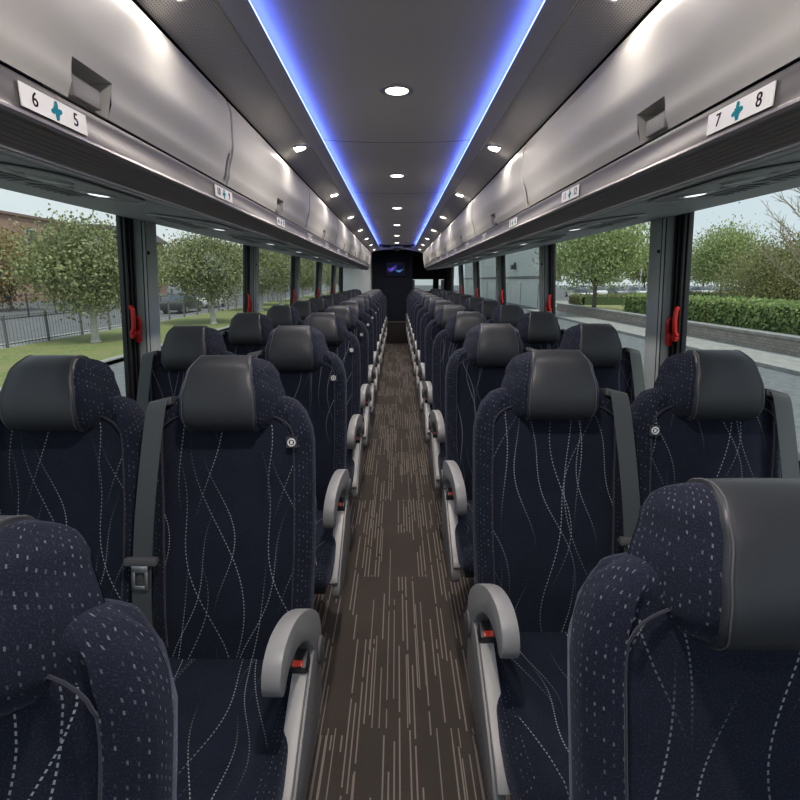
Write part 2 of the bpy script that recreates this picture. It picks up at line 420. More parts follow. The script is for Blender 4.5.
# overhead bins: one door leaf each, with a recessed handle
def bin_prof(q):    # q 0 bottom .. 1 top
    return lerp_tab([(0, .563), (.12, .552), (.5, .533), (.85, .532), (1, .542)], q), Z(.304 + q * .252)
def make_bin(s, a, b, hy, label):
    t = thing('overhead_bin', label, 'overhead bin', (s * .55, (a + b) / 2, Z(.304)), group='overhead luggage bins')
    cy = (a + b) / 2; a += .004; b -= .004
    ys = [a, a + .006]
    if hy is not None: ys += [hy - .062, hy + .062]
    ys += [b - .006, b]; ys = sorted(ys)
    n = 20
    m = MB(); k = n + 1
    for j, y in enumerate(ys):
        edge = .006 if j in (0, len(ys) - 1) else 0
        for i in range(k):
            X, z = bin_prof(i / n); m.v.append((s * (X + edge) - s * .55, y - cy, z - Z(.304)))
    hi = 5
    for j in range(len(ys) - 1):
        for i in range(n):
            if hy is not None and abs((ys[j] + ys[j + 1]) / 2 - hy) < .02 and i < hi: continue
            m.face((j * k + i, j * k + i + 1, (j + 1) * k + i + 1, (j + 1) * k + i))
    for j, y in ((0, a), (len(ys) - 1, b)):
        for i in range(n):
            pass
    m.build('door', M_BIN, t, smooth=True)
    # return edges at both ends, a few cm deep
    e = MB()
    for y in (a, b):
        o = len(e.v)
        for i in range(k):
            X, z = bin_prof(i / n); e.v.append((s * (X + .006) - s * .55, y - cy, z - Z(.304))); e.v.append((s * (X + .04) - s * .55, y - cy, z - Z(.304)))
        for i in range(n): e.face((o + 2 * i, o + 2 * i + 1, o + 2 * i + 3, o + 2 * i + 2))
    e.build('door_edge', M_BINREC, t)
    if hy is not None:
        h = MB(); zt = bin_prof(hi / n)
        y0, y1 = hy - .062 - cy, hy + .062 - cy
        X0 = bin_prof(0)[0] - .55; X1 = zt[0] - .55; z1 = zt[1] - Z(.304); D = .045
        def P(x, y, z): return (s * x, y, z)
        h.add([P(X0, y0, 0), P(X1, y0, z1), P(X1 + D, y0, z1), P(X0 + D, y0, 0), P(X0, y1, 0), P(X1, y1, z1), P(X1 + D, y1, z1), P(X0 + D, y1, 0)],
              [(0, 1, 2, 3), (4, 7, 6, 5), (1, 5, 6, 2), (3, 2, 6, 7), (0, 3, 7, 4)])
        hd = h.build('handle_recess', M_BIN, t)
        MB().box((s * (X1 + .022), hy - cy, z1 * .42), (.014, .085, z1 * .55)).build('latch', M_BINREC, hd, bevel=.004)
    # moulded notch at the far end of the leaf
    q = MB()
    for i in range(7):
        X, z = bin_prof(.04 + i * .055)
        q.v += [(s * (X - .003) - s * .55, b - cy - .035 + .012 * (i / 6) ** 2, z - Z(.304)), (s * (X - .0005) - s * .55, b - cy - .012, z - Z(.304))]
    for i in range(6): q.face((2 * i, 2 * i + 1, 2 * i + 3, 2 * i + 2))
    q.build('notch', M_BINREC, t)
ends = {-1: [-1.2, .3] + [1.80 + 1.5 * k for k in range(6)] + [10.74], 1: [-.7] + [2.33 + 1.5 * k for k in range(6)] + [10.74]}
for s in (-1, 1):
    e = ends[s]; vis = 0
    for i, (a, b) in enumerate(zip(e, e[1:])):
        if b < .35: continue
        hy = 1.03 if (s < 0 and i == 1) else 1.22 if (s > 0 and i == 0) else (a + b) / 2
        make_bin(s, a, b, hy, f'pale grey overhead bin door, {ORD[vis]} bin from the camera, {SIDE[s]}'); vis += 1

# ------------------------------------------------------------------ windows, posts, release handles
PB = {-1: 2.38, 1: 2.26}
def make_handle(s, y):
    return None
handle0 = {}
for s in (-1, 1):
    bs = [PB[s] + 1.83 * k for k in range(5)]
    edges = [Y0] + bs + [11.3 if s < 0 else 11.6]
    for i, (a, b) in enumerate(zip(edges, edges[1:])):
        n = i + 1 + (0 if s < 0 else 6)
        t = thing(f'window_{n}', f'large fixed side window, {ORD[i]} from the camera, {SIDE[s]}', 'window', (s * 1.253, (a + b) / 2, .85)); t['kind'] = 'structure'; t.rotation_euler = (0, -s * R(3.8), 0)
        L = b - a
        MB().box((s * .012, 0, .42), (.006, L - .02, .86)).build('glass', M_GLASS, t)
        f = MB()
        f.box((0, 0, .0), (.05, L, .03)); f.box((0, 0, .855), (.05, L, .03))
        f.build('frame', M_RUB, t, bevel=.004)
    for k, y in enumerate(bs):
        o = MB()
        o.box((s * 1.182, y - .05, Z(-.14)), (.02, .10, .86), mi=0)
        for q in (-.085, -.05, -.018): o.box((s * 1.167, y + q, Z(-.14)), (.014, .012, .86), mi=0)
        pp = [(1.20, .0), (1.135, .006), (1.125, .02), (1.125, .12), (1.135, .15), (1.20, .16)]
        o.prism([(s * p, q) for p, q in pp], lambda p, q, tt: (p, y + q, tt), Z(-.57), Z(.29), mi=1)
        o.cyl((s * 1.123, y + .035, Z(.12)), .008, .012, 'x', 12, mi=0)
        o.v = [(vx + s * (Z(.27) - vz) * .066, vy, vz) for vx, vy, vz in o.v]
        o = o.build('trim_' + str(k + 1 + (0 if s < 0 else 5)), [M_RUB, M_POST], bevel=.003)
        struct(o, f'grey window post with black rubber, {ORD[k]} from the camera, {SIDE[s]}', 'window post')
        # red emergency release handle: two uprights joined by a bracket
        lab = f'red emergency handle on the {ORD[k]} window post, {SIDE[s]}'
        if s not in handle0:
            t = thing('emergency_handle', lab, 'emergency handle', (s * 1.194, y - .052, Z(-.25)), group='red emergency window handles')
            MB().tube(catmull([(0, -.032, .02), (-s * .010, -.032, .03), (-s * .014, -.032, .08), (-s * .010, -.032, .125), (0, -.032, .135)], 4, False), .010, 10).build('grip', M_HRED, t, smooth=True); t.rotation_euler = (0, -s * R(3.8), 0)
            MB().tube(catmull([(0, .028, .0), (-s * .008, .028, .02), (-s * .010, .028, .07), (0, .028, .09)], 4, False), .009, 10).build('lever', M_HRED, t, smooth=True)
            b_ = MB(); b_.box((-s * .004, 0, .012), (.018, .080, .022), (R(12), 0, 0)); b_.box((-s * .004, .026, -.012), (.02, .03, .036)); b_.cyl((-s * .012, .0, .014), .011, .016, 'x', 14)
            b_.build('bracket', M_HRED, t, bevel=.004)
            handle0[s] = t
        else:
            dup(handle0[s], (s * 1.194, y - .052, Z(-.25)), lab)

# ------------------------------------------------------------------ rear of the coach
struct(MB().box((-.14, 12.15, 1.02), (.92, .1, 2.02)).build('wall_rear', M_NAVY, bevel=.01), 'navy carpeted rear wall facing the aisle', 'wall')
struct(MB().box((.34, 12.5, 1.02), (.05, .8, 2.02)).build('wall_rear_return', M_NAVY), 'navy return wall beside the rear recess', 'wall')
rb = MB(); rb.box((.8, 12.85, .56), (.9, .05, 1.14)); rb.box((.8, 12.85, 1.785), (.9, .05, .74)); rb.box((.315, 12.85, 1.27), (.05, .05, .3)); rb.box((1.22, 12.85, 1.27), (.14, .05, .3)); rb.box((.95, 12.83, 1.27), (.14, .07, .3)); rb.v = [(a, b - .02, c) for a, b, c in rb.v]
struct(rb.build('wall_back', M_DARK), 'black back wall of the rear recess', 'wall')
t = thing('window_13', 'small pale rear window low in the dark recess', 'window', (.75, 12.86, 1.27)); t['kind'] = 'structure'
MB().box((0, .02, 0), (.95, .01, .29)).build('glass', glassm('tinted_rear_glass', (.72, .75, .74, 1)), t)
fr = MB(); fr.box((-.37, -.03, 0), (.11, .02, .27)); fr.box((.37, -.03, 0), (.09, .02, .27)); fr.build('frame', M_PALE, t, bevel=.01)
o = MB().prism([(-1.225, 0), (-.60, 0), (-.60, Z(.24)), (-1.17, Z(.262))], lambda p, q, tt: (p, tt, q), 11.42, 11.47).build('wall_partition', M_PALE, bevel=.008)
struct(o, 'pale washroom partition behind the last seats', 'wall')
struct(MB().box((-.59, 11.78, 1.0), (.03, .72, 2.0)).build('wall_washroom_side', M_PALE), 'pale edge of the washroom beside the navy wall', 'wall')
hd = MB()
hp = catmull([(-.60, Z(.50)), (-.52, Z(.57)), (-.35, Z(.615)), (-.15, Z(.63)), (.15, Z(.63)), (.35, Z(.60)), (.50, Z(.57)), (.60, Z(.50))], 4, False) + [(.62, Z(.74)), (-.62, Z(.74))]
hd.prism(hp, lambda p, q, tt: (p, tt, q), 11.18, 11.24)
struct(hd.build('trim_header', M_SIDE), 'arched grey header closing the ceiling at the rear', 'trim')
t = thing('rear_camera_dome', 'small dark dome on the rear ceiling header', 'dome', (0, 11.16, Z(.66)))
MB().lathe([(.085, 0), (.08, -.03), (.06, -.055), (.03, -.07)], (0, 0, 0)).build('dome', M_DGREY, t, smooth=True)
MB().lathe([(.10, .01), (.10, -.006)], (0, 0, 0)).build('ring', M_SIDE, t)
for q, lab in ((-.22, 'dark speaker slot in the rear header, washroom side'), (.22, 'dark speaker slot in the rear header, recess side')):
    t = thing('speaker_slot', lab, 'speaker', (q, 11.175, Z(.685)), group='rear header speakers')
    MB().box((0, 0, 0), (.16, .012, .03)).build('grille', M_BLACK, t, bevel=.004)
    MB().box((0, .004, 0), (.18, .01, .042)).build('frame', M_DGREY, t, bevel=.004)
t = thing('rear_step', 'dark brown boxed step at the end of the aisle', 'step', (.02, 11.8, 0))
MB().box((0, 0, .235), (.52, .56, .47)).build('riser', mat('step_carpet', (.022, .018, .017), .95, bump=(300, .3)), t, bevel=.008)
MB().box((0, -.27, .478), (.52, .05, .02)).build('nosing', M_DGREY, t, bevel=.004)
def screen():
    t = NT('monitor_picture'); t.n.remove(t.b)
    sp = t.new('ShaderNodeSeparateXYZ'); co = t.coord(); t.link(co, sp.inputs[0])
    x, z = sp.outputs[0], sp.outputs[2]
    def band(cx, cz, kx, kz, tw):
        zz = t.math('SUBTRACT', z, t.math('MULTIPLY_ADD', t.math('SINE', t.math('MULTIPLY_ADD', x, 16, tw)), .045, cz))
        d = t.math('ABSOLUTE', zz); dx = t.math('ABSOLUTE', t.math('SUBTRACT', x, cx))
        return t.math('MULTIPLY', t.maprange(d, .0, kz, 1., 0.), t.maprange(dx, 0., kx, 1., 0.))
    a = band(-.08, .03, .12, .055, .5); b = band(.08, .0, .10, .03, 3.6)
    c = t.mix(a, (.006, .007, .02), (.16, .10, .75)); c = t.mix(b, c, (.12, .35, .75))
    e = t.new('ShaderNodeEmission'); t.link(c, e.inputs[0]); e.inputs[1].default_value = .5; t.link(e.outputs[0], t.out.inputs[0]); return t.m
t = thing('wall_monitor', 'small black monitor with a blue picture on the navy rear wall', 'monitor', (-.03, 12.07, Z(.24)))
MB().box((0, 0, 0), (.42, .05, .31)).build('casing', M_BLACK, t, bevel=.01)
MB().box((0, -.0265, 0), (.38, .004, .27)).build('screen', screen(), t)

struct(MB().box((0, 12.05, Z(.72)), (2.4, 1.75, .05)).build('ceiling_rear', M_DARK), 'dark low ceiling over the rear recess', 'ceiling')
struct(MB().box((1.235, 12.27, 1.3), (.05, 1.3, 1.6)).build('wall_recess_side', M_DARK), 'dark side wall of the rear recess', 'wall')
struct(MB().box((-1.235, 12.15, 1.3), (.05, 1.5, 1.6)).build('wall_washroom_outer', M_DARK), 'outer wall of the washroom', 'wall')
struct(MB().box((0, 12.93, .56), (2.5, .05, 1.14)).box((0, 12.93, 1.82), (2.5, .05, .80)).box((-.5, 12.93, 1.27), (1.5, .05, .34)).build('wall_tail', M_DARK), 'outer tail wall of the coach', 'wall')
# ------------------------------------------------------------------ lamps
def lamp(o, energy, size, ax):
    ld = bpy.data.lights.new('lamp_light', 'AREA'); ld.shape = 'DISK'; ld.size = size; ld.energy = energy; ld.color = (1, .905, .81); ld.spread = R(165)
    lo = bpy.data.objects.new('lamp_light', ld); C.objects.link(lo); lo.parent = o
    lo.location = Vector(ax) * .012; lo.rotation_euler = Vector(ax).to_track_quat('-Z', 'Y').to_euler()
    return lo
d0 = thing('downlight', 'round downlight in the centre ceiling, first from the camera', 'downlight', (0, 2.19, Z(.714)), group='centre ceiling downlights')
MB().lathe([(.066, 0), (.064, -.004), (.046, -.006), (.042, -.002), (.042, 0)], (0, 0, 0), n=32).build('ring', M_TRIM, d0, smooth=True)
MB().cyl((0, 0, -.0025), .042, .003, n=32).build('lens', M_LENS, d0)
lamp(d0, CENTRE_W, .08, (0, 0, -1))
dup(d0, (0, .54, Z(.714)), 'round downlight in the centre ceiling above the first seat row')
for k in range(1, 6): dup(d0, (0, 2.19 + 1.65 * k, Z(.714)), f'round downlight in the centre ceiling, {ORD[k]} from the camera')
for s in (-1, 1):
    ax = Vector((-s * .22, 0, -1)).normalized()
    t0 = None
    for k in range(8):
        y = 1.27 + 1.38 * k
        lab = f'small downlight in the perforated ceiling strip, {ORD[k]} from the camera, {SIDE[s]}'
        p = (s * .478, y, Z(.6125))
        if t0 is None:
            t0 = thing('spot_downlight', lab, 'downlight', p, group='side ceiling downlights')
            MB().lathe([(.056, -.002), (.055, .004), (.044, .006), (.040, .002), (.040, -.002)], (0, 0, 0), ax, 28).build('ring', M_TRIM, t0, smooth=True)
            MB().cyl(ax * .003, .040, .003, ax, 28).build('lens', M_LENS, t0)
            lamp(t0, DOWNLIGHT_W, .07, ax)
        else: dup(t0, p, lab)
    dup(t0, (s * .478, -.11, Z(.6125)), f'small downlight in the perforated ceiling strip over the first seat row, {SIDE[s]}')

# ------------------------------------------------------------------ seat number signs and service units
TXT = {}
def text_mesh(txt, size):
    if (txt, size) in TXT: return TXT[(txt, size)]
    cu = bpy.data.curves.new('t', 'FONT'); cu.body = txt; cu.size = size; cu.align_x = 'CENTER'; cu.align_y = 'CENTER'; cu.extrude = .0004
    ob = bpy.data.objects.new('t', cu); C.objects.link(ob)
    dg = bpy.context.evaluated_depsgraph_get(); me = bpy.data.meshes.new_from_object(ob.evaluated_get(dg))
    bpy.data.objects.remove(ob); me.materials.clear(); me.materials.append(M_INK)
    TXT[(txt, size)] = me; return me
def logo_mesh():
    m = MB()
    for k, (a, ln, wd) in enumerate(((90, .0150, .0042), (195, .0145, .0040), (5, .0140, .0042), (275, .0145, .0045), (325, .0085, .0028), (145, .0085, .0028))):
        c, d = math.cos(R(a)), math.sin(R(a)); pts = []
        for u, w_ in ((0, -.003), (ln * .6, -wd), (ln * .95, -wd * .6), (ln, 0), (ln * .95, wd * .6), (ln * .6, wd), (0, .003)):
            pts.append((c * u - d * w_, d * u + c * w_))
        m.prism(pts, lambda p, q, tt: (p, q, tt), .0004 + k * 1e-5, .0012 + k * 1e-5)
    return m.build('logo', M_TEAL)
_lg = logo_mesh(); LOGO = _lg.data; bpy.data.objects.remove(_lg)
PLATE = MB().box((0, 0, 0), (.168, .034, .0016)).build('plate', M_SIGN); PLATE_ME = PLATE.data; bpy.data.objects.remove(PLATE)
def sign(s, row, y):
    a, b = (4 * row + 2, 4 * row + 1) if s < 0 else (4 * row + 3, 4 * row + 4)
    lab = f'white seat number sign on the rack rail reading {a} and {b}'
    t = thing('seat_number_sign', lab, 'sign', (s * .5635, y, Z(.272)), group='seat number signs')
    t.rotation_euler = (R(90), 0, R(90) if s < 0 else R(-90))
    def child(nm, me, x, par=None, z=0):
        o = bpy.data.objects.new(nm, me); C.objects.link(o); o.parent = par or t; o.location = (x, 0, z); return o
    pl = child('plate', PLATE_ME, 0)
    child('numeral', text_mesh(str(a), .030), -.052, pl, .0012); child('numeral', text_mesh(str(b), .030), .052, pl, .0012); child('logo', LOGO, 0, pl, .0006)
psu0 = {}
def service_unit(s, row, y):
    lab = f'grey reading light and air vent unit above the {ORD[row]} row, {SIDE[s]}'
    ang = math.atan2(.0595, .5)
    loc = (s * .75, y, Z(.2083))
    if s in psu0: return dup(psu0[s], loc, lab)
    t = thing('service_unit', lab, 'service unit', loc, group='overhead passenger service units')
    def tilt(x, y_, z): return (s * x, y_, z + x * math.tan(ang))
    out = catmull([(-.115, -.16), (-.12, 0), (-.115, .16), (-.06, .22), (.04, .235), (.10, .20), (.115, 0), (.10, -.20), (.04, -.235), (-.06, -.22)], 4)
    MB().prism(out, lambda p, q, tt: tilt(p, q, tt), -.001, -.005).build('housing', M_PSU, t, smooth=True)
    rim = [tilt(p, q, -.004) for p, q in out]
    MB().tube(rim, .0025, 6, closed=True).build('rim', M_PSU2, t, smooth=True)
    dn = Vector((s * math.sin(ang), 0, -math.cos(ang)))
    for q in (-.085, .085):
        b = MB().lathe([(.040, 0), (.040, .002), (.034, .005), (.028, .003)], tilt(-.045, q, -.0045), dn, 24).build('reading_light', M_PSU2, t, smooth=True)
        MB().lathe([(.027, .002), (.02, .0045), (.008, .0055)], tilt(-.045, q, -.0045), dn, 20).build('lens', M_LENS2 if q > 0 else M_RLENS, b, smooth=True)
    for q in (-.0, .155, -.155):
        MB().lathe([(.017, 0), (.016, .003), (.010, .005), (.006, .003)], tilt(-.02, q, -.0045), dn, 18).build('call_button', M_PSU2, t, smooth=True)
    for q in (-.10, .10):
        v = MB().prism([(.02, q - .085), (.085, q - .075), (.085, q + .075), (.02, q + .085)], lambda p, r_, tt: tilt(p, r_, tt), -.004, -.0062).build('air_vent', M_BLACK, t)
        sl = MB()
        for j in range(7):
            sl.box(tilt(.052, q - .072 + j * .024, -.0065), (.066, .006, .0015), (R(25), 0, 0))
        sl.build('slats', M_PSU, v)
    psu0[s] = t
    return t
P = .84; YC = {-1: 1.093, 1: 1.193}       # crease of the second row
NROWS = {-1: 13, 1: 14}
for s in (-1, 1):
    for r in range(1, 12):
        sign(s, r, .93 + P * (r - 1))
        service_unit(s, r, 1.2 + P * (r - 1))

# ------------------------------------------------------------------ seats
ZS = .49; TILT = R(11); ct, st = math.cos(TILT), math.sin(TILT)
def BK(x, v, n): return (x, v * st - n * ct, ZS + v * ct + n * st)      # backrest frame: v up the back, n out to the front
def pillow(mb, prof, W, ss, fa, fn, c, tf, add=None, matf=None, s_range=None):
    k = len(prof); o = len(mb.v); arc = [0]
    for i in range(k): arc.append(arc[-1] + math.dist(prof[i], prof[(i + 1) % k]))
    for s_ in ss:
        A, N = fa(abs(s_)), fn(abs(s_))
        for i, (a, n) in enumerate(prof):
            a2 = c[0] + (a - c[0]) * A; n2 = c[1] + (n - c[1]) * N
            x = s_ * W(a2)
            if add: n2 += add(s_, a2, n)
            mb.v.append(tf(x, a2, n2))
    im = max(range(k), key=lambda i: prof[i][1]); ua = [0]
    for j in range(len(ss) - 1): ua.append(ua[-1] + math.dist(mb.v[o + j * k + im], mb.v[o + (j + 1) * k + im]))
    ua = [q - ua[-1] / 2 for q in ua]
    for j in range(len(ss) - 1):
        for i in range(k):
            i2 = (i + 1) % k
            uvs = [(ua[jj], arc[ii if ii or not last else k]) for jj, ii, last in ((j, i, 0), (j, i2, i2 == 0), (j + 1, i2, i2 == 0), (j + 1, i, 0))]
            mi = matf((ss[j] + ss[j + 1]) / 2, prof[i], prof[i2]) if matf else 0
            mb.face((o + j * k + i, o + j * k + i2, o + (j + 1) * k + i2, o + (j + 1) * k + i), mi, uvs)
    return mb
def se(p): return lambda s_: max(0., 1 - s_ ** p) ** (1 / p)
def spaced(marks):
    """dense symmetric stations, with exact marks"""
    h = sorted(set([0, .25, .5, .65] + marks + [.80, .86, .91, .95, .975, .99, 1.0]))
    return [-x for x in reversed(h[1:])] + h
def backrest_mesh():
    prof = catmull([(-.06, .0), (.02, .012), (.12, .016), (.25, .006), (.38, .0), (.50, .004), (.585, .008), (.635, -.005), (.655, -.035), (.645, -.075), (.60, -.095), (.3, -.10), (0, -.10), (-.06, -.08)], 4)
    W = lambda v: lerp_tab([(-.06, .192), (.1, .200), (.3, .206), (.52, .207), (.56, .203), (.60, .189), (.63, .165), (.655, .12)], v)
    def add(s_, v, n):
        if n < -.02: return 0
        b = 1 if abs(s_) < .78 else 0
        tpos = max(0, min(1, (v - .60) / .02))
        return -.007 * b * (1 - tpos)
    def mf(s_, p, q):
        front = p[1] > -.02 and q[1] > -.02
        return 0 if front and abs(s_) < .785 and -.06 < p[0] < (.605 if abs(s_) < .5 else .585 if abs(s_) < .65 else .575) else 1
    mb = MB(); fa = lambda s_: .90 + .10 * se(6)(s_); fn = se(4)
    pillow(mb, prof, W, spaced([.77, .79]), fa, fn, (.3, -.06), BK, add, mf)
    return mb, W
HR_PROF = catmull([(.580, -.055), (.567, -.01), (.566, .025), (.585, .052), (.625, .062), (.675, .056), (.715, .038), (.738, .006), (.742, -.022), (.732, -.05), (.69, -.066), (.62, -.066)], 4)
HR_W = lambda v: lerp_tab([(.566, .128), (.60, .136), (.64, .134), (.70, .118), (.742, .098)], v)
HR_FN = lambda s_: 1. if s_ < .58 else max(0, 1 - ((s_ - .58) / .42) ** 1.6) * .98 + .02
HR_FA = lambda s_: .55 + .45 * se(4)(s_)
def headrest_mesh():
    mb = MB()
    ss = [0, .2, .4, .52, .58, .64, .70, .76, .82, .88, .93, .97, 1.0]; ss = [-x for x in reversed(ss[1:])] + ss
    return pillow(mb, HR_PROF, HR_W, ss, HR_FA, HR_FN, (.655, -.055), BK)
def pad_mesh():
    mb = MB(); c = (.655, -.055)
    prof = [p for p in HR_PROF]
    big = [(c[0] + (a - c[0]) * 1.045, c[1] + (n - c[1]) * 1.05) for a, n in prof]
    ss = [-.645, -.64, -.625, -.55, -.3, -.1, .1, .3, .55, .625, .64, .645]
    k = len(prof)
    for s_ in ss:
        e = abs(s_); src = prof if e > .643 else big
        f = HR_FN(e); A = HR_FA(e)
        for a, n in src:
            a2 = c[0] + (a - c[0]) * A; n2 = c[1] + (n - c[1]) * f
            mb.v.append(BK(s_ * HR_W(a2), a2, n2))
    for j in range(len(ss) - 1):
        for i in range(k):
            mb.face((j * k + i, j * k + (i + 1) % k, (j + 1) * k + (i + 1) % k, (j + 1) * k + i))
    return mb
def stitch_mesh(sg):
    mb = MB(); c = (.655, -.055)
    if True:
        pts = []
        for a, n in HR_PROF:
            s_ = .615; a2 = c[0] + (a - c[0]) * 1.052 * HR_FA(s_); n2 = c[1] + (n - c[1]) * 1.062 * HR_FN(s_)
            pts.append(BK(sg * s_ * HR_W(a2), a2, n2))
        mb.tube(pts, .0011, 5, closed=True)
    return mb
def cushion_mesh():
    prof = catmull([(-.05, -.02), (-.03, .0), (.04, -.004), (.16, .0), (.30, .010), (.40, .012), (.448, -.008), (.468, -.045), (.455, -.085), (.41, -.105), (.2, -.11), (0, -.11), (-.05, -.09)], 4)
    tf = lambda x, a, n: (x, -a, ZS + n)
    def mf(s_, p, q): return 0 if abs(s_) < .80 and p[1] > -.04 else 1
    W = lambda a: lerp_tab([(-.05, .190), (.1, .196), (.35, .197), (.468, .188)], a)
    return pillow(MB(), prof, W, spaced([.79]), lambda s_: .93 + .07 * se(6)(s_), se(4), (.2, -.055), tf, lambda s_, a, n: (-.006 if abs(s_) < .78 and n > -.03 and a < .42 else 0), mf)
def surf_pt(prof_n, x, v, lift): return BK(x, v, prof_n + lift)
ARM = [(-.036, -.03), (-.037, .02), (-.024, .062), (.015, .102), (.08, .140), (.155, .168), (.225, .182), (.295, .178), (.338, .152), (.350, .115), (.338, .088), (.316, .084), (.290, .108), (.225, .118), (.155, .100), (.095, .066), (.055, .028), (.036, -.005), (.034, -.03)]
def set_tilt(d):
    global ct, st
    ct, st = math.cos(R(d)), math.sin(R(d))
def make_seat(kind, s, arm_tilt=0., belt=True, badge=False, name='coach_seat', pivot_up=0.):
    """kind 'aisle' or 'window'; s side of the aisle; root on the floor under the crease"""
    t = thing(name, '', 'seat', group='coach seats')
    ins = -s      # local direction towards the aisle
    mb, W = backrest_mesh()
    bk = mb.build('backrest', [M_FAB, M_DOT], t, smooth=True, angle=60)
    # sewn seam around the inner panel
    fa_ = .90 + .10 * se(6)(.785); fn_ = se(4)(.785)
    def fr(v): return lerp_tab([(-.06, .0), (.02, .012), (.12, .016), (.25, .006), (.38, .0), (.50, .004), (.585, .008), (.64, -.008)], v)
    sm_ = []
    for i in range(25):
        v = .02 + .585 * i / 24; a2 = .3 + (v - .3) * fa_
        sm_.append((.785 * W(a2), a2, -.06 + (fr(v) + .06) * fn_ - .001))
    for sg in (-1, 1):
        sd_ = [p for p in sm_ if p[1] < .56]
        x0 = sd_[-1][0]
        for q in range(1, 8):
            a = q / 7 * math.pi / 2
            sd_.append((x0 - .075 * (1 - math.cos(a)), .555 + .045 * math.sin(a), fr(.555 + .045 * math.sin(a)) - .003))
        MB().tube([BK(sg * x, v, n) for x, v, n in sd_], .0021, 6).build('piping', M_PIPE, bk, smooth=True)
    hr = headrest_mesh().build('headrest', M_DOT, t, smooth=True, angle=60)
    pd = pad_mesh().build('leather_pad', M_LEA, hr, smooth=True, angle=50); pd['label'] = 'charcoal leather pad on the headrest'
    for sg in (-1, 1): stitch_mesh(sg).build('stitching', M_DGREY, hr, smooth=True)
    cu = cushion_mesh().build('seat_cushion', [M_FAB, M_DOT], t, smooth=True, angle=60)
    f = MB(); f.box((0, -.17, ZS - .135), (.34, .40, .03)); f.box((0, .035, .42), (.33, .03, .14))
    f.build('seat_frame', M_FRAME, t, bevel=.006)
    lg = MB(); lg.prism([(-.30, 0), (.02, 0), (.02, .02), (-.09, .06), (-.09, .37), (-.19, .37), (-.19, .06), (-.30, .02)], lambda p, q, tt: (tt, p, q), -.025, .025)
    lg.build('leg', M_FRAME, t, bevel=.006)
    # back shell
    MB().prism([(-.175, 0), (.175, 0), (.18, .5), (.13, .60), (-.13, .60), (-.18, .5)], lambda p, q, tt: BK(p, q, tt), -.098, -.115).build('back_shell', M_DGREY, t, bevel=.006)
    if belt:
        b = MB(); pth = [(.158, .632, -.03), (.160, .636, -.005), (.162, .628, .016), (.168, .585, .022), (.180, .48, .026), (.192, .36, .028), (.200, .25, .027), (.204, .15, .026), (.204, .08, .024), (.200, .02, .022)]
        pth = catmull(pth, 4, False); wv = .0235
        o = len(b.v)
        for x, v, n in pth:
            for q, d in ((-1, 0), (1, 0), (1, -.0016), (-1, -.0016)): b.v.append(BK(-ins * (x + q * wv), v - q * .004, n + d))
        for i in range(len(pth) - 1):
            for j in range(4): b.face((o + 4 * i + j, o + 4 * i + (j + 1) % 4, o + 4 * i + 4 + (j + 1) % 4, o + 4 * i + 4 + j))
        sb = b.build('seat_belt', M_WEB, t, smooth=True)
        g = MB(); g.prism([(-.029, -.045), (.029, -.045), (.029, .008), (-.029, .008)], lambda p, q, tt: BK(-ins * (.160 + p), .628 + tt - p * .25, q), -.010, .010)
        g.build('belt_guide', M_DGREY, sb, bevel=.005)
        k = MB(); k.prism([(-.038, -.009), (.038, -.009), (.040, 0), (.038, .011), (-.038, .011), (-.040, 0)], lambda p, q, tt: BK(-ins * (.202 + p), .245 + q, tt), .020, .036)
        k.build('belt_stopper', M_DGREY, sb, bevel=.003)
        k = MB()
        for x0, x1, v0, v1 in ((-.020, -.011, .180, .235), (.011, .020, .180, .235), (-.02, .02, .220, .236), (-.02, .02, .178, .188)):
            k.prism([(x0, v0), (x1, v0), (x1, v1), (x0, v1)], lambda p, q, tt: BK(-ins * (.204 + p), q, tt), .031, .0345)
        k.build('buckle_tongue', M_STEEL, sb, bevel=.001)
    if badge:
        bx, bv = ins * .160, .533
        q = MB().prism([(-.013, -.013), (.013, -.013), (.013, .013), (-.013, .013)], lambda p, r_, tt: BK(bx + p, bv + r_, tt), .0045, .0095).build('badge', M_TAG, t); q['label'] = 'small round white badge on the backrest'
        rg = MB(); ring = [BK(bx + .0085 * math.cos(a), bv + .0085 * math.sin(a), .0098) for a in [2 * math.pi * i / 20 for i in range(20)]]
        rg.tube(ring, .0019, 6, closed=True); rg.prism([(-.003, -.004), (.003, -.004), (.003, .004), (-.003, .004)], lambda p, r_, tt: BK(bx + p, bv + r_, tt), .0094, .0106)
        rg.build('emblem', M_WHITE, q)
    if kind == 'aisle':
        xa = ins * .203
        pv = (xa, .015, .525 + pivot_up)
        # armrest, turned about its pivot
        cA, sA = math.cos(arm_tilt), math.sin(arm_tilt)
        def af(p, q, tt): return (xa + ins * (tt - .05 * max(0, p)), pv[1] - (p * cA - q * sA), pv[2] + (p * sA + q * cA))
        ac = catmull(ARM, 3)
        ar = MB().prism(ac, af, -.0185, .0185).build('armrest', M_GREY, t, bevel=.008)
        MB().lathe([(.034, 0), (.034, .006), (.028, .009)], (xa + ins * .0185, pv[1], pv[2]), (ins, 0, 0)).build('pivot_cap', M_DGREY, ar, smooth=True)
        # side panel under the armrest
        sp_ = catmull([(.045, .50), (.02, .535), (-.05, .53), (-.10, .51), (-.20, .46), (-.30, .405), (-.355, .365), (-.365, .33), (-.33, .305), (-.2, .30), (-.05, .305), (.035, .33), (.05, .42)], 3)
        pn = MB().prism(sp_, lambda p, q, tt: (xa + ins * tt, p, q), -.012, .016).build('side_panel', M_PANEL, t, bevel=.006)
        # lever bar lying along the sloping top edge
        lv = [(-.085, .540), (-.19, .490), (-.30, .433), (-.355, .408), (-.372, .385), (-.355, .368), (-.30, .385), (-.19, .445), (-.10, .492)]
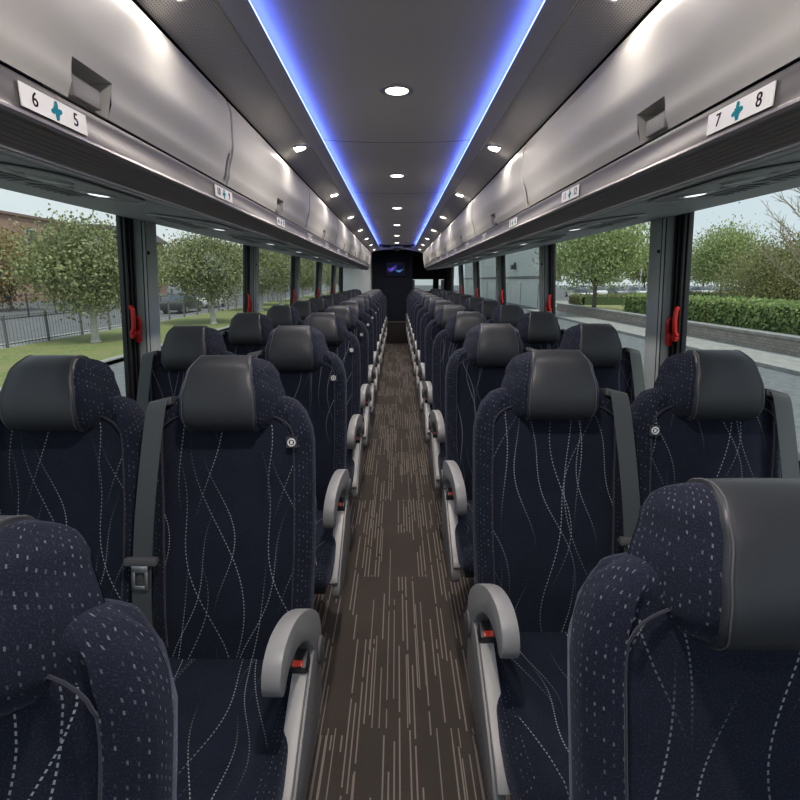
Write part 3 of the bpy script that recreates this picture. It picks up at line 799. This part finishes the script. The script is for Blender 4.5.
        MB().prism(lv, lambda p, q, tt: (xa + ins * tt, p, q), -.025, .010).build('recline_lever', M_LGREY, pn, bevel=.005)
        hb = MB().box((xa - ins * .008, -.085, .535), (.036, .045, .062), (R(25), 0, 0)).build('belt_buckle', M_BLACK, t, bevel=.004)
        MB().box((xa - ins * .010, -.106, .549), (.023, .014, .026), (R(25), 0, 0)).build('release_button', M_RED, hb, bevel=.002)
    return t
XA, XW = .417, .838
for s in (-1, 1):
    protos = {}
    for r in range(NROWS[s]):
        y = YC[s] + P * (r - 1)
        for kind, xc in (('aisle', XA), ('window', XW)):
            if r == 0 and kind == 'window': continue
            lab = f'dark navy patterned {kind} seat, {ORD[r]} row from the camera, {SIDE[s]}'
            key = (kind, min(r, 2))
            if key in protos and not (r == 0): dup(protos[key], (s * xc, y, 0), lab); continue
            set_tilt(15.5 if r == 0 else 11)
            o = make_seat(kind, s, R(11.5) if r < 2 else R(-15), True, r > 0 and ((s < 0 and kind == 'aisle') or (s > 0 and kind == 'window')), pivot_up=-.032 if r < 2 else .05)
            o.location = (s * xc + (0 if r else (-.027 if s < 0 else .006)), y, 0); o['label'] = lab
            if r == 0: o.scale = (1, 1, .972)
            protos[key] = o

# ------------------------------------------------------------------ outside
GZ = -1.2
def speck(name, a, b, scale, rough=.9, b2=None):
    t = NT(name); co = t.coord()
    c = t.mix(t.maprange(t.noise(scale, 4, co), .35, .65), a, b)
    if b2: c = t.mix(t.maprange(t.noise(scale * .08, 3, co), .4, .65), c, b2)
    t.link(c, t.b.inputs['Base Color']); t.b.inputs['Roughness'].default_value = rough; t.b.inputs['Specular IOR Level'].default_value = .2
    return t.m
M_ASPH = speck('asphalt', (.12, .13, .135), (.17, .18, .185), 6)
M_GRASS = speck('lawn', (.10, .14, .045), (.21, .24, .09), 9, .95, (.20, .20, .09))
M_CONC = speck('concrete', (.25, .25, .235), (.32, .32, .305), 4)
M_ROAD = speck('road', (.115, .12, .125), (.15, .155, .16), 3)
M_LINE = mat('road_paint', (.6, .6, .58), .7)
def gslab(name, x0, x1, y0, y1, z0, z1, m, label, cat):
    return struct(MB().box(((x0 + x1) / 2, (y0 + y1) / 2, (z0 + z1) / 2), (x1 - x0, y1 - y0, z1 - z0)).build(name, m), label, cat)
gslab('ground', -140, 140, -60, 260, GZ - .6, GZ, M_ASPH, 'grey asphalt around the coach', 'ground')
gslab('lawn', -14.6, -9.0, -10, 140, GZ, GZ + .12, M_GRASS, 'green lawn strip with trees beside the coach', 'lawn')
gslab('kerb', -9.25, -9.0, -10, 140, GZ, GZ + .16, M_CONC, 'pale concrete kerb along the lawn', 'kerb')
gslab('path', -16.2, -14.6, -10, 140, GZ, GZ + .06, M_CONC, 'pale footpath behind the lawn', 'path')
gslab('road', -26, -16.2, -10, 140, GZ, GZ + .03, M_ROAD, 'grey road beyond the fence', 'road')
gslab('verge', -44, -26, -10, 140, GZ, GZ + .10, M_ROAD, 'grey paved verge in front of the brick building', 'path')
gslab('pavement', 11.2, 13.4, -10, 45, GZ, GZ + .12, M_CONC, 'pale pavement in front of the stone wall', 'pavement')
gslab('lawn_bank', 13.9, 40, -10, 43.5, GZ, GZ + .55, speck('bank_grass', (.16, .19, .07), (.28, .28, .13), 5), 'grassy bank behind the hedge', 'lawn')
gslab('road_drive', 13.4, 140, 44, 58, GZ, GZ + .35, M_CONC, 'pale drive behind the grassy bank', 'road')
gslab('field_parking', 13.4, 140, 58, 150, GZ, GZ + .2, M_ROAD, 'grey parking lot with rows of cars', 'parking lot')
M_WALLST = NT('stone_blocks')
_b = M_WALLST.new('ShaderNodeTexBrick'); _b.inputs['Scale'].default_value = 2.2; _b.inputs['Color1'].default_value = (.33, .30, .26, 1); _b.inputs['Color2'].default_value = (.24, .21, .18, 1); _b.inputs['Mortar'].default_value = (.15, .14, .13, 1)
_m = M_WALLST.new('ShaderNodeMapping'); _m.inputs['Rotation'].default_value = (R(90), 0, R(90)); M_WALLST.link(M_WALLST.coord(), _m.inputs[0])
_s = M_WALLST.new('ShaderNodeSeparateXYZ'); M_WALLST.link(M_WALLST.coord(), _s.inputs[0]); _c = M_WALLST.new('ShaderNodeCombineXYZ')
M_WALLST.link(_s.outputs[1], _c.inputs[0]); M_WALLST.link(_s.outputs[2], _c.inputs[1]); M_WALLST.link(_c.outputs[0], _b.inputs['Vector'])
M_WALLST.link(_b.outputs[0], M_WALLST.b.inputs['Base Color']); M_WALLST.b.inputs['Roughness'].default_value = .9; M_WALLST = M_WALLST.m
t = thing('stone_wall', 'low pale stone retaining wall under the hedge', 'wall', (13.65, 22, GZ))
MB().box((0, 0, .32), (.5, 43, .64)).build('blocks', M_WALLST, t); MB().box((0, 0, .68), (.62, 43, .09)).build('coping', M_CONC, t)

def leafmat(name, a, b, c):
    t = NT(name); oi = t.new('ShaderNodeNewGeometry')
    r = oi.outputs['Random Per Island']; rp = t.new('ShaderNodeValToRGB'); t.link(r, rp.inputs[0])
    rp.color_ramp.elements[0].color = (*a, 1); rp.color_ramp.elements[1].color = (*c, 1)
    e = rp.color_ramp.elements.new(.5); e.color = (*b, 1)
    t.link(rp.outputs[0], t.b.inputs['Base Color']); t.b.inputs['Roughness'].default_value = .6; t.b.inputs['Specular IOR Level'].default_value = .25
    tl = t.new('ShaderNodeBsdfTranslucent'); t.link(rp.outputs[0], tl.inputs[0])
    mx = t.new('ShaderNodeMixShader'); mx.inputs[0].default_value = .3; t.link(t.b.outputs[0], mx.inputs[1]); t.link(tl.outputs[0], mx.inputs[2]); t.link(mx.outputs[0], t.out.inputs[0])
    return t.m
M_LEAF = leafmat('leaf_green', (.15, .18, .08), (.25, .28, .13), (.38, .40, .22))
M_LEAF2 = leafmat('leaf_bright', (.20, .26, .10), (.32, .39, .16), (.46, .52, .26))
M_LEAF3 = leafmat('leaf_olive', (.15, .17, .075), (.24, .25, .11), (.34, .33, .17))
M_LEAF4 = leafmat('leaf_autumn', (.20, .17, .08), (.30, .23, .10), (.34, .29, .14))
M_LEAFH = leafmat('leaf_hedge', (.17, .25, .08), (.28, .37, .13), (.40, .47, .20))
M_BARK = speck('bark', (.10, .085, .07), (.17, .15, .13), 12)
M_BARKP = speck('bark_pale', (.40, .39, .36), (.52, .51, .48), 10)
def leaf(m, p, sz, rng):
    q = Euler((rng.uniform(0, 6.3), rng.uniform(0, 6.3), rng.uniform(0, 6.3))).to_matrix()
    a, b = q @ Vector((sz, 0, 0)), q @ Vector((0, sz * .6, 0)); p = Vector(p)
    o = len(m.v); m.v += [tuple(p - a), tuple(p - b), tuple(p + a), tuple(p + b)]; m.face((o, o + 1, o + 2, o + 3))
def tree(name, label, loc, H, Wd, base, lm, bark, n=5200, sz=.12, seed=1, ncl=46, rx=1.0, group='trees outside the windows', trunk_pale=None):
    rng = random.Random(seed)
    t = thing(name, label, 'tree', loc, rng.uniform(0, 6), group)
    tr = MB(); cz = base + (H - base) * .5; rz = (H - base) / 2; rr = Wd / 2
    tr.tube([(0, 0, 0), (.02, .01, base * .5), (.05, 0, base), (.03, .05, cz)], [.17, .13, .12, .06], 9)
    tr.tube([(0, 0, -.05), (0, 0, .08)], [.26, .17], 9)
    tk = tr.build('trunk', bark, t, smooth=True)
    cl = []
    for i in range(ncl):
        th = rng.uniform(0, 6.283); u = rng.uniform(-1, 1); q = math.sqrt(1 - u * u); rad = rng.uniform(.45, .92)
        taper = 1 - .28 * max(0, u)
        cl.append((rr * rad * q * math.cos(th) * taper, rr * rad * q * math.sin(th) * taper, cz + rz * rad * u))
    br = MB()
    for i in range(0, ncl, 3):
        p = Vector(cl[i]); b0 = Vector((.05, 0, base * rng.uniform(.75, 1.1)))
        mid = b0.lerp(p, .5) + Vector((0, 0, .15))
        br.tube([b0, mid, p], [.06, .035, .012], 5)
    br.build('branches', bark if trunk_pale is None else trunk_pale, t, smooth=True)
    lf = MB()
    for i in range(n):
        c = cl[rng.randrange(ncl)]; g = rr * .20
        leaf(lf, (c[0] + rng.gauss(0, g), c[1] + rng.gauss(0, g), c[2] + rng.gauss(0, g * .8)), sz * rng.uniform(.7, 1.3), rng)
    lf.build('crown', lm, t)
    return t
GL = GZ + .12
A = tree('street_tree', 'round green tree with white-painted trunk, first along the lawn', (-12.4, 21.0, GL), 5.3, 4.9, 1.5, M_LEAF, M_BARKP, seed=3, n=15000, ncl=90, sz=.075)
A.scale = (1, 1, .87)
dup(A, (-10.7, 30.0, GL), 'green tree on the lawn with pale trunk, second along the lawn', 2.2, (1.04, 1.04, .92))
for i, (x, y, sc) in enumerate(((-11.3, 43, 1.05), (-11.6, 52, 1.1), (-11.2, 62, 1.1), (-11.6, 74, 1.15), (-11.3, 88, 1.2), (-11.5, 104, 1.2))):
    dup(A, (x, y, GL), f'green lawn tree in a row, {ORD[i + 2]} along the lawn', 1.1 * i, (sc, sc, sc * .95))
B = tree('autumn_tree', 'brownish autumn tree in front of the brick wall', (-32, 43, GL), 6.8, 7.4, .9, M_LEAF4, M_BARK, seed=5, n=5000, sz=.15)
dup(B, (-32, 54, GL), 'brownish tree behind the road, beyond the round green tree', 2.0, 1.0)
D = tree('background_tree', 'tall olive tree beyond the road, first of the far row', (-32.5, 66, GL), 8, 8, 1.2, M_LEAF3, M_BARK, seed=8, n=5200, sz=.22, ncl=50)
for i, (x, y, sc) in enumerate(((-33, 82, 1.1), (-32, 99, 1.2), (-26, 117, 1.3), (-22, 137, 1.4))):
    dup(D, (x, y, GL), f'tall olive tree beyond the road, {ORD[i + 1]} of the far row', i * 1.3, sc)
E = tree('parking_tree', 'bright green spreading tree in front of the parking lot', (13.9, 36.5, GZ + .5), 6.1, 7.4, 1.9, M_LEAF2, M_BARK, seed=11, n=16000, sz=.10, ncl=90)
dup(E, (32.0, 51.5, GZ + .35), 'bright green tree behind the hedge near the window post', 1.9, (1.0, 1.0, 1.13))
F = tree('olive_tree', 'dense olive bushy tree behind the hedge', (25.0, 33.5, GZ + .5), 5.0, 6.6, .3, M_LEAF3, M_BARK, seed=14, n=10000, sz=.09, ncl=70)
dup(F, (28.6, 41.0, GZ + .5), 'olive bushy tree behind the hedge under the bare tree', 2.4, .85)
for i, (x, y, sc) in enumerate(((30, 150, 1.3), (44, 152, 1.4), (58, 148, 1.3), (72, 152, 1.5), (88, 150, 1.4), (104, 146, 1.4), (118, 150, 1.5))):
    dup(D, (x, y, GZ + .1), f'far tree beyond the parking lot, {ORD[i]} along the row', i * .9, sc)
# the bare tree
rng = random.Random(21)
bt = thing('bare_tree', 'thin leafless tree rising above the olive trees', 'tree', (21.9, 27.6, GZ + .5), 0, 'trees outside the windows')
tm = MB(); tw = MB()
tm.tube([(0, 0, 0), (.05, 0, 1.6), (-.02, .05, 3.4), (0, 0, 5.6)], [.15, .12, .09, .04], 8)
for i in range(20):
    z0 = 1.2 + i * .23; a = i * 2.4; L = 3.3 - i * .07
    p0 = Vector((0, 0, z0)); d = Vector((math.cos(a), math.sin(a), .75)).normalized()
    p1 = p0 + d * L * .5 + Vector((0, 0, .1)); p2 = p0 + d * L + Vector((0, 0, .45))
    tm.tube([p0, p1, p2], [.055, .036, .014], 5)
    for j in range(10):
        q0 = p0.lerp(p2, .3 + j * .08); dd = (d + Vector((rng.uniform(-.9, .9), rng.uniform(-.9, .9), rng.uniform(-.1, .9)))).normalized()
        e = q0 + dd * rng.uniform(.5, 1.1); tw.tube([q0, e], [.020, .009], 4)
        for k in range(3):
            e0 = q0.lerp(e, rng.uniform(.3, .9)); tw.tube([e0, e0 + (dd + Vector((rng.uniform(-.8, .8), rng.uniform(-.8, .8), rng.uniform(-.3, .8)))) * .35], [.012, .007], 3)
tm.build('trunk', speck('bare_bark', (.30, .26, .19), (.40, .35, .26), 10), bt, smooth=True); tw.build('twigs', speck('twig_bark', (.28, .24, .17), (.36, .31, .22), 10), bt)
lf = MB()
for i in range(900): leaf(lf, (rng.gauss(0, 1.0), rng.gauss(0, 1.0), rng.uniform(1.2, 4.6)), .07, rng)
lf.build('sparse_leaves', M_LEAF3, bt)
def hedge(name, label, c, d, n, sz, seed, lm=None):
    rng = random.Random(seed); t = thing(name, label, 'hedge', c, 0, 'hedges outside')
    MB().box((0, 0, d[2] * .48), (d[0] * .9, d[1] * .995, d[2] * .92)).build('core', mat('hedge_core', (.05, .085, .025), .9, noise=(6, .5)), t)
    m = MB()
    for i in range(n):
        side = rng.random()
        if side < .45: p = (-d[0] / 2 + rng.gauss(0, .05), rng.uniform(-.5, .5) * d[1], rng.uniform(0, 1) * d[2])
        else: p = (rng.uniform(-.5, .5) * d[0], rng.uniform(-.5, .5) * d[1], d[2] * (1 + .06 * math.sin(i)) + rng.gauss(0, .05))
        leaf(m, p, sz * rng.uniform(.7, 1.3), rng)
    m.build('leaves', lm or M_LEAFH, t); return t
hedge('clipped_hedge', 'long clipped green hedge on top of the stone wall', (15.0, 20.5, GZ + .55), (1.6, 24, 1.15), 8500, .08, 31)
hedge('clipped_hedge', 'dark clipped hedge island beyond the bright tree', (19.8, 47.5, GZ + .35), (7.0, 3.0, .85), 4000, .09, 32, M_LEAF3)
hedge('clipped_hedge', 'low dark hedge along the parking lot edge', (42, 56.3, GZ + .35), (22.0, 2.0, .9), 5000, .1, 33, M_LEAF3)
# pale building beyond the hedge side
t = thing('pale_building', 'pale grey building wall with a dark stripe', 'building', (18, 75, GZ))
MB().prism([(-4.7, -29), (9.0, 29), (-4.7, 29)], lambda p, q, tt: (p, q, tt), 0, 7).build('walls', mat('pale_cladding', (.56, .59, .55), .7, noise=(2, .05)), t)
MB().box((-4.73, 0, 2.85), (.06, 58, .28)).build('stripe', mat('dark_stripe', (.12, .125, .12), .6), t)
for k in range(6): MB().box((-4.72, -26 + k * 7, 1.2), (.05, .12, 2.2)).build('downpipe', mat('pipe_grey', (.22, .23, .22), .6), t)
l = MB().box((-5.0, -16, 4.0), (.5, .8, .5)).build('wall_lamp', M_DGREY, t, bevel=.08); MB().box((-4.8, -16, 4.35), (.3, .1, .3)).build('lamp_arm', M_DGREY, l)
# brick building
def brick():
    t = NT('red_brick'); b = t.new('ShaderNodeTexBrick'); b.inputs['Scale'].default_value = 1.6
    b.inputs['Color1'].default_value = (.36, .225, .18, 1); b.inputs['Color2'].default_value = (.32, .195, .155, 1); b.inputs['Mortar'].default_value = (.30, .22, .17, 1); b.inputs['Mortar Size'].default_value = .012
    s_ = t.new('ShaderNodeSeparateXYZ'); t.link(t.coord(), s_.inputs[0]); c = t.new('ShaderNodeCombineXYZ'); t.link(s_.outputs[1], c.inputs[0]); t.link(s_.outputs[2], c.inputs[1]); t.link(c.outputs[0], b.inputs['Vector'])
    t.link(b.outputs[0], t.b.inputs['Base Color']); t.b.inputs['Roughness'].default_value = .9; return t.m
M_BRICK = brick(); M_WIN = mat('dark_pane', (.05, .06, .075), .15); M_WFR = mat('window_surround', (.45, .43, .40), .6)
t = thing('brick_building', 'long red brick building beyond the road', 'building', (-52, 53, GZ))
MB().box((0, 0, 5), (14, 62, 10)).build('walls', M_BRICK, t); MB().box((0, 0, 10.12), (14.5, 62.5, .3)).build('parapet', mat('parapet_stone', (.22, .15, .125), .9), t)
for zf in (3.0, 7.6):
    for k in range(9):
        y = -27 + k * 6.6
        f = MB().box((7.02, y, zf), (.12, 1.9, 2.2)).build('window', M_WFR, t); MB().box((7.09, y, zf), (.06, 1.6, 1.9)).build('pane', M_WIN, f)
t = thing('brick_annex', 'dark roofed brick wing at the end of the long brick building', 'building', (-51, 93, GZ))
MB().box((0, 0, 4.6), (14, 14, 9.2)).build('walls', M_BRICK, t)
MB().prism([(-8, 9.2), (8, 9.2), (5, 11.2), (-5, 11.2)], lambda p, q, tt: (p, tt, q), -8, 8).build('roof', mat('dark_roof', (.06, .05, .05), .8), t)
# fences on the brick side
def fence(label, x, y0, y1, h, m, z, step=2.4, pick=.16):
    t = thing('metal_fence', label, 'fence', (x, y0, z), 0, 'fences beside the road')
    L = y1 - y0; n = int(L / step)
    for zz in (.12, h - .06): MB().box((0, L / 2, zz), (.03, L, .04)).build('rail', m, t)
    p = MB()
    for i in range(int(L / pick)): p.box((0, i * pick, h * .5), (.011, .011, h))
    p.build('pickets', m, t)
    p0 = None
    for i in range(n + 1):
        if p0 is None: p0 = MB().box((0, 0, h * .53), (.08, .08, h * 1.06)).build('post', m, t)
        else: c = p0.copy(); C.objects.link(c); c.parent = t; c.location = (0, i * step, 0)
M_IRON = mat('fence_grey', (.12, .12, .118), .5); M_IRON2 = mat('fence_dark', (.05, .05, .048), .6)
fence('grey picket fence between the lawn and the road', -15.0, 10, 70, 1.15, M_IRON, GZ + .06, 2.4, .2)
fence('dark picket fence on the far side of the road', -26.4, 16, 80, 1.5, M_IRON2, GZ + .1, 3.0, .22)
# parked cars
def car(col, name, label, loc, rz, body='car'):
    t = thing('parked_car', label, 'car', loc, rz, 'parked cars outside')
    m = mat('paint_' + name, col, .25, .1)
    H = 1.0
    side = [(-2.15, .28), (2.15, .28), (2.2, .6), (2.1, .82), (1.2, .92), (-1.9, .95), (-2.2, .8), (-2.22, .45)]
    MB().prism(side, lambda p, q, tt: (tt, p, q), -.86, .86).build('body', m, t, bevel=.06)
    cab = [(1.2, .92), (.45, 1.42), (-.9, 1.46), (-1.75, .95)]
    def cf(p, q, tt): return (tt * (1 - .22 * max(0, (q - .92) / .54)), p, q)
    MB().prism(cab, cf, -.80, .80).build('cabin', M_WIN, t, bevel=.04)
    MB().prism([(.40, 1.41), (-.88, 1.44), (-.88, 1.48), (.40, 1.45)], lambda p, q, tt: (tt, p, q), -.62, .62).build('roof', m, t, bevel=.015)
    for sy in (-1.35, 1.35):
        for sx_ in (-.8, .8):
            w_ = MB().cyl((sx_, sy, .32), .32, .2, 'x', 18).build('wheel', M_BLACK, t); MB().cyl((sx_ * 1.11, sy, .32), .19, .05, 'x', 14).build('rim', M_STEEL, w_)
    return t
cols = [('white', (.72, .72, .70)), ('silver', (.42, .43, .44)), ('black', (.03, .03, .035)), ('red', (.35, .05, .04)), ('grey', (.18, .19, .20))]
cars = [car(c, n, '', (0, 0, 0), 0) for n, c in cols]
rng = random.Random(4); k = 0; used = set()
for row, (yy, x0, dx) in enumerate(((62, 22, 3.0), (76, 26, 3.0))):
    for i in range(15):
        if rng.random() < .12: continue
        ci = rng.choice((0, 0, 1, 1, 2, 4, 3) if i % 2 else (0, 1, 0, 4)); loc = (x0 + i * dx, yy, GZ + .2)
        lab = f'{cols[ci][0]} parked car, {ORD[i] if i < 14 else "fifteenth"} space of the {"near" if row == 0 else "far"} parking row'
        rz = R(rng.uniform(-3, 3)) + (math.pi if rng.random() < .4 else 0)
        if ci not in used: used.add(ci); o = cars[ci]; o.location = loc; o.rotation_euler = (0, 0, rz); o['label'] = lab
        else: dup(cars[ci], loc, lab, rz)
dup(cars[2], (-17.4, 42.0, GZ + .03), 'black parked car on the road behind the second lawn tree', 0)
dup(cars[0], (-18.0, 50.0, GZ + .03), 'white parked car on the road behind the lawn trees', 0)
dup(cars[1], (-20.5, 58.0, GZ + .03), 'silver parked car farther along the fenced road', 0)
# lamp posts in the parking lot
p0 = thing('lamp_post', 'white lamp post in the parking lot beside the bright green tree', 'lamp post', (29.5, 63.5, GZ + .2), 0, 'parking lot lamp posts')
MB().tube([(0, 0, 0), (0, 0, 4.6)], [.09, .06], 10).build('pole', M_PALE, p0, smooth=True); MB().box((0, 0, .2), (.5, .5, .5)).build('base', M_CONC, p0, bevel=.03)
MB().box((.4, 0, 4.6), (.9, .25, .12)).build('lamp_head', M_PALE, p0, bevel=.03)
dup(p0, (41.8, 68.0, GZ + .2), 'white lamp post in the parking lot behind the hedge')
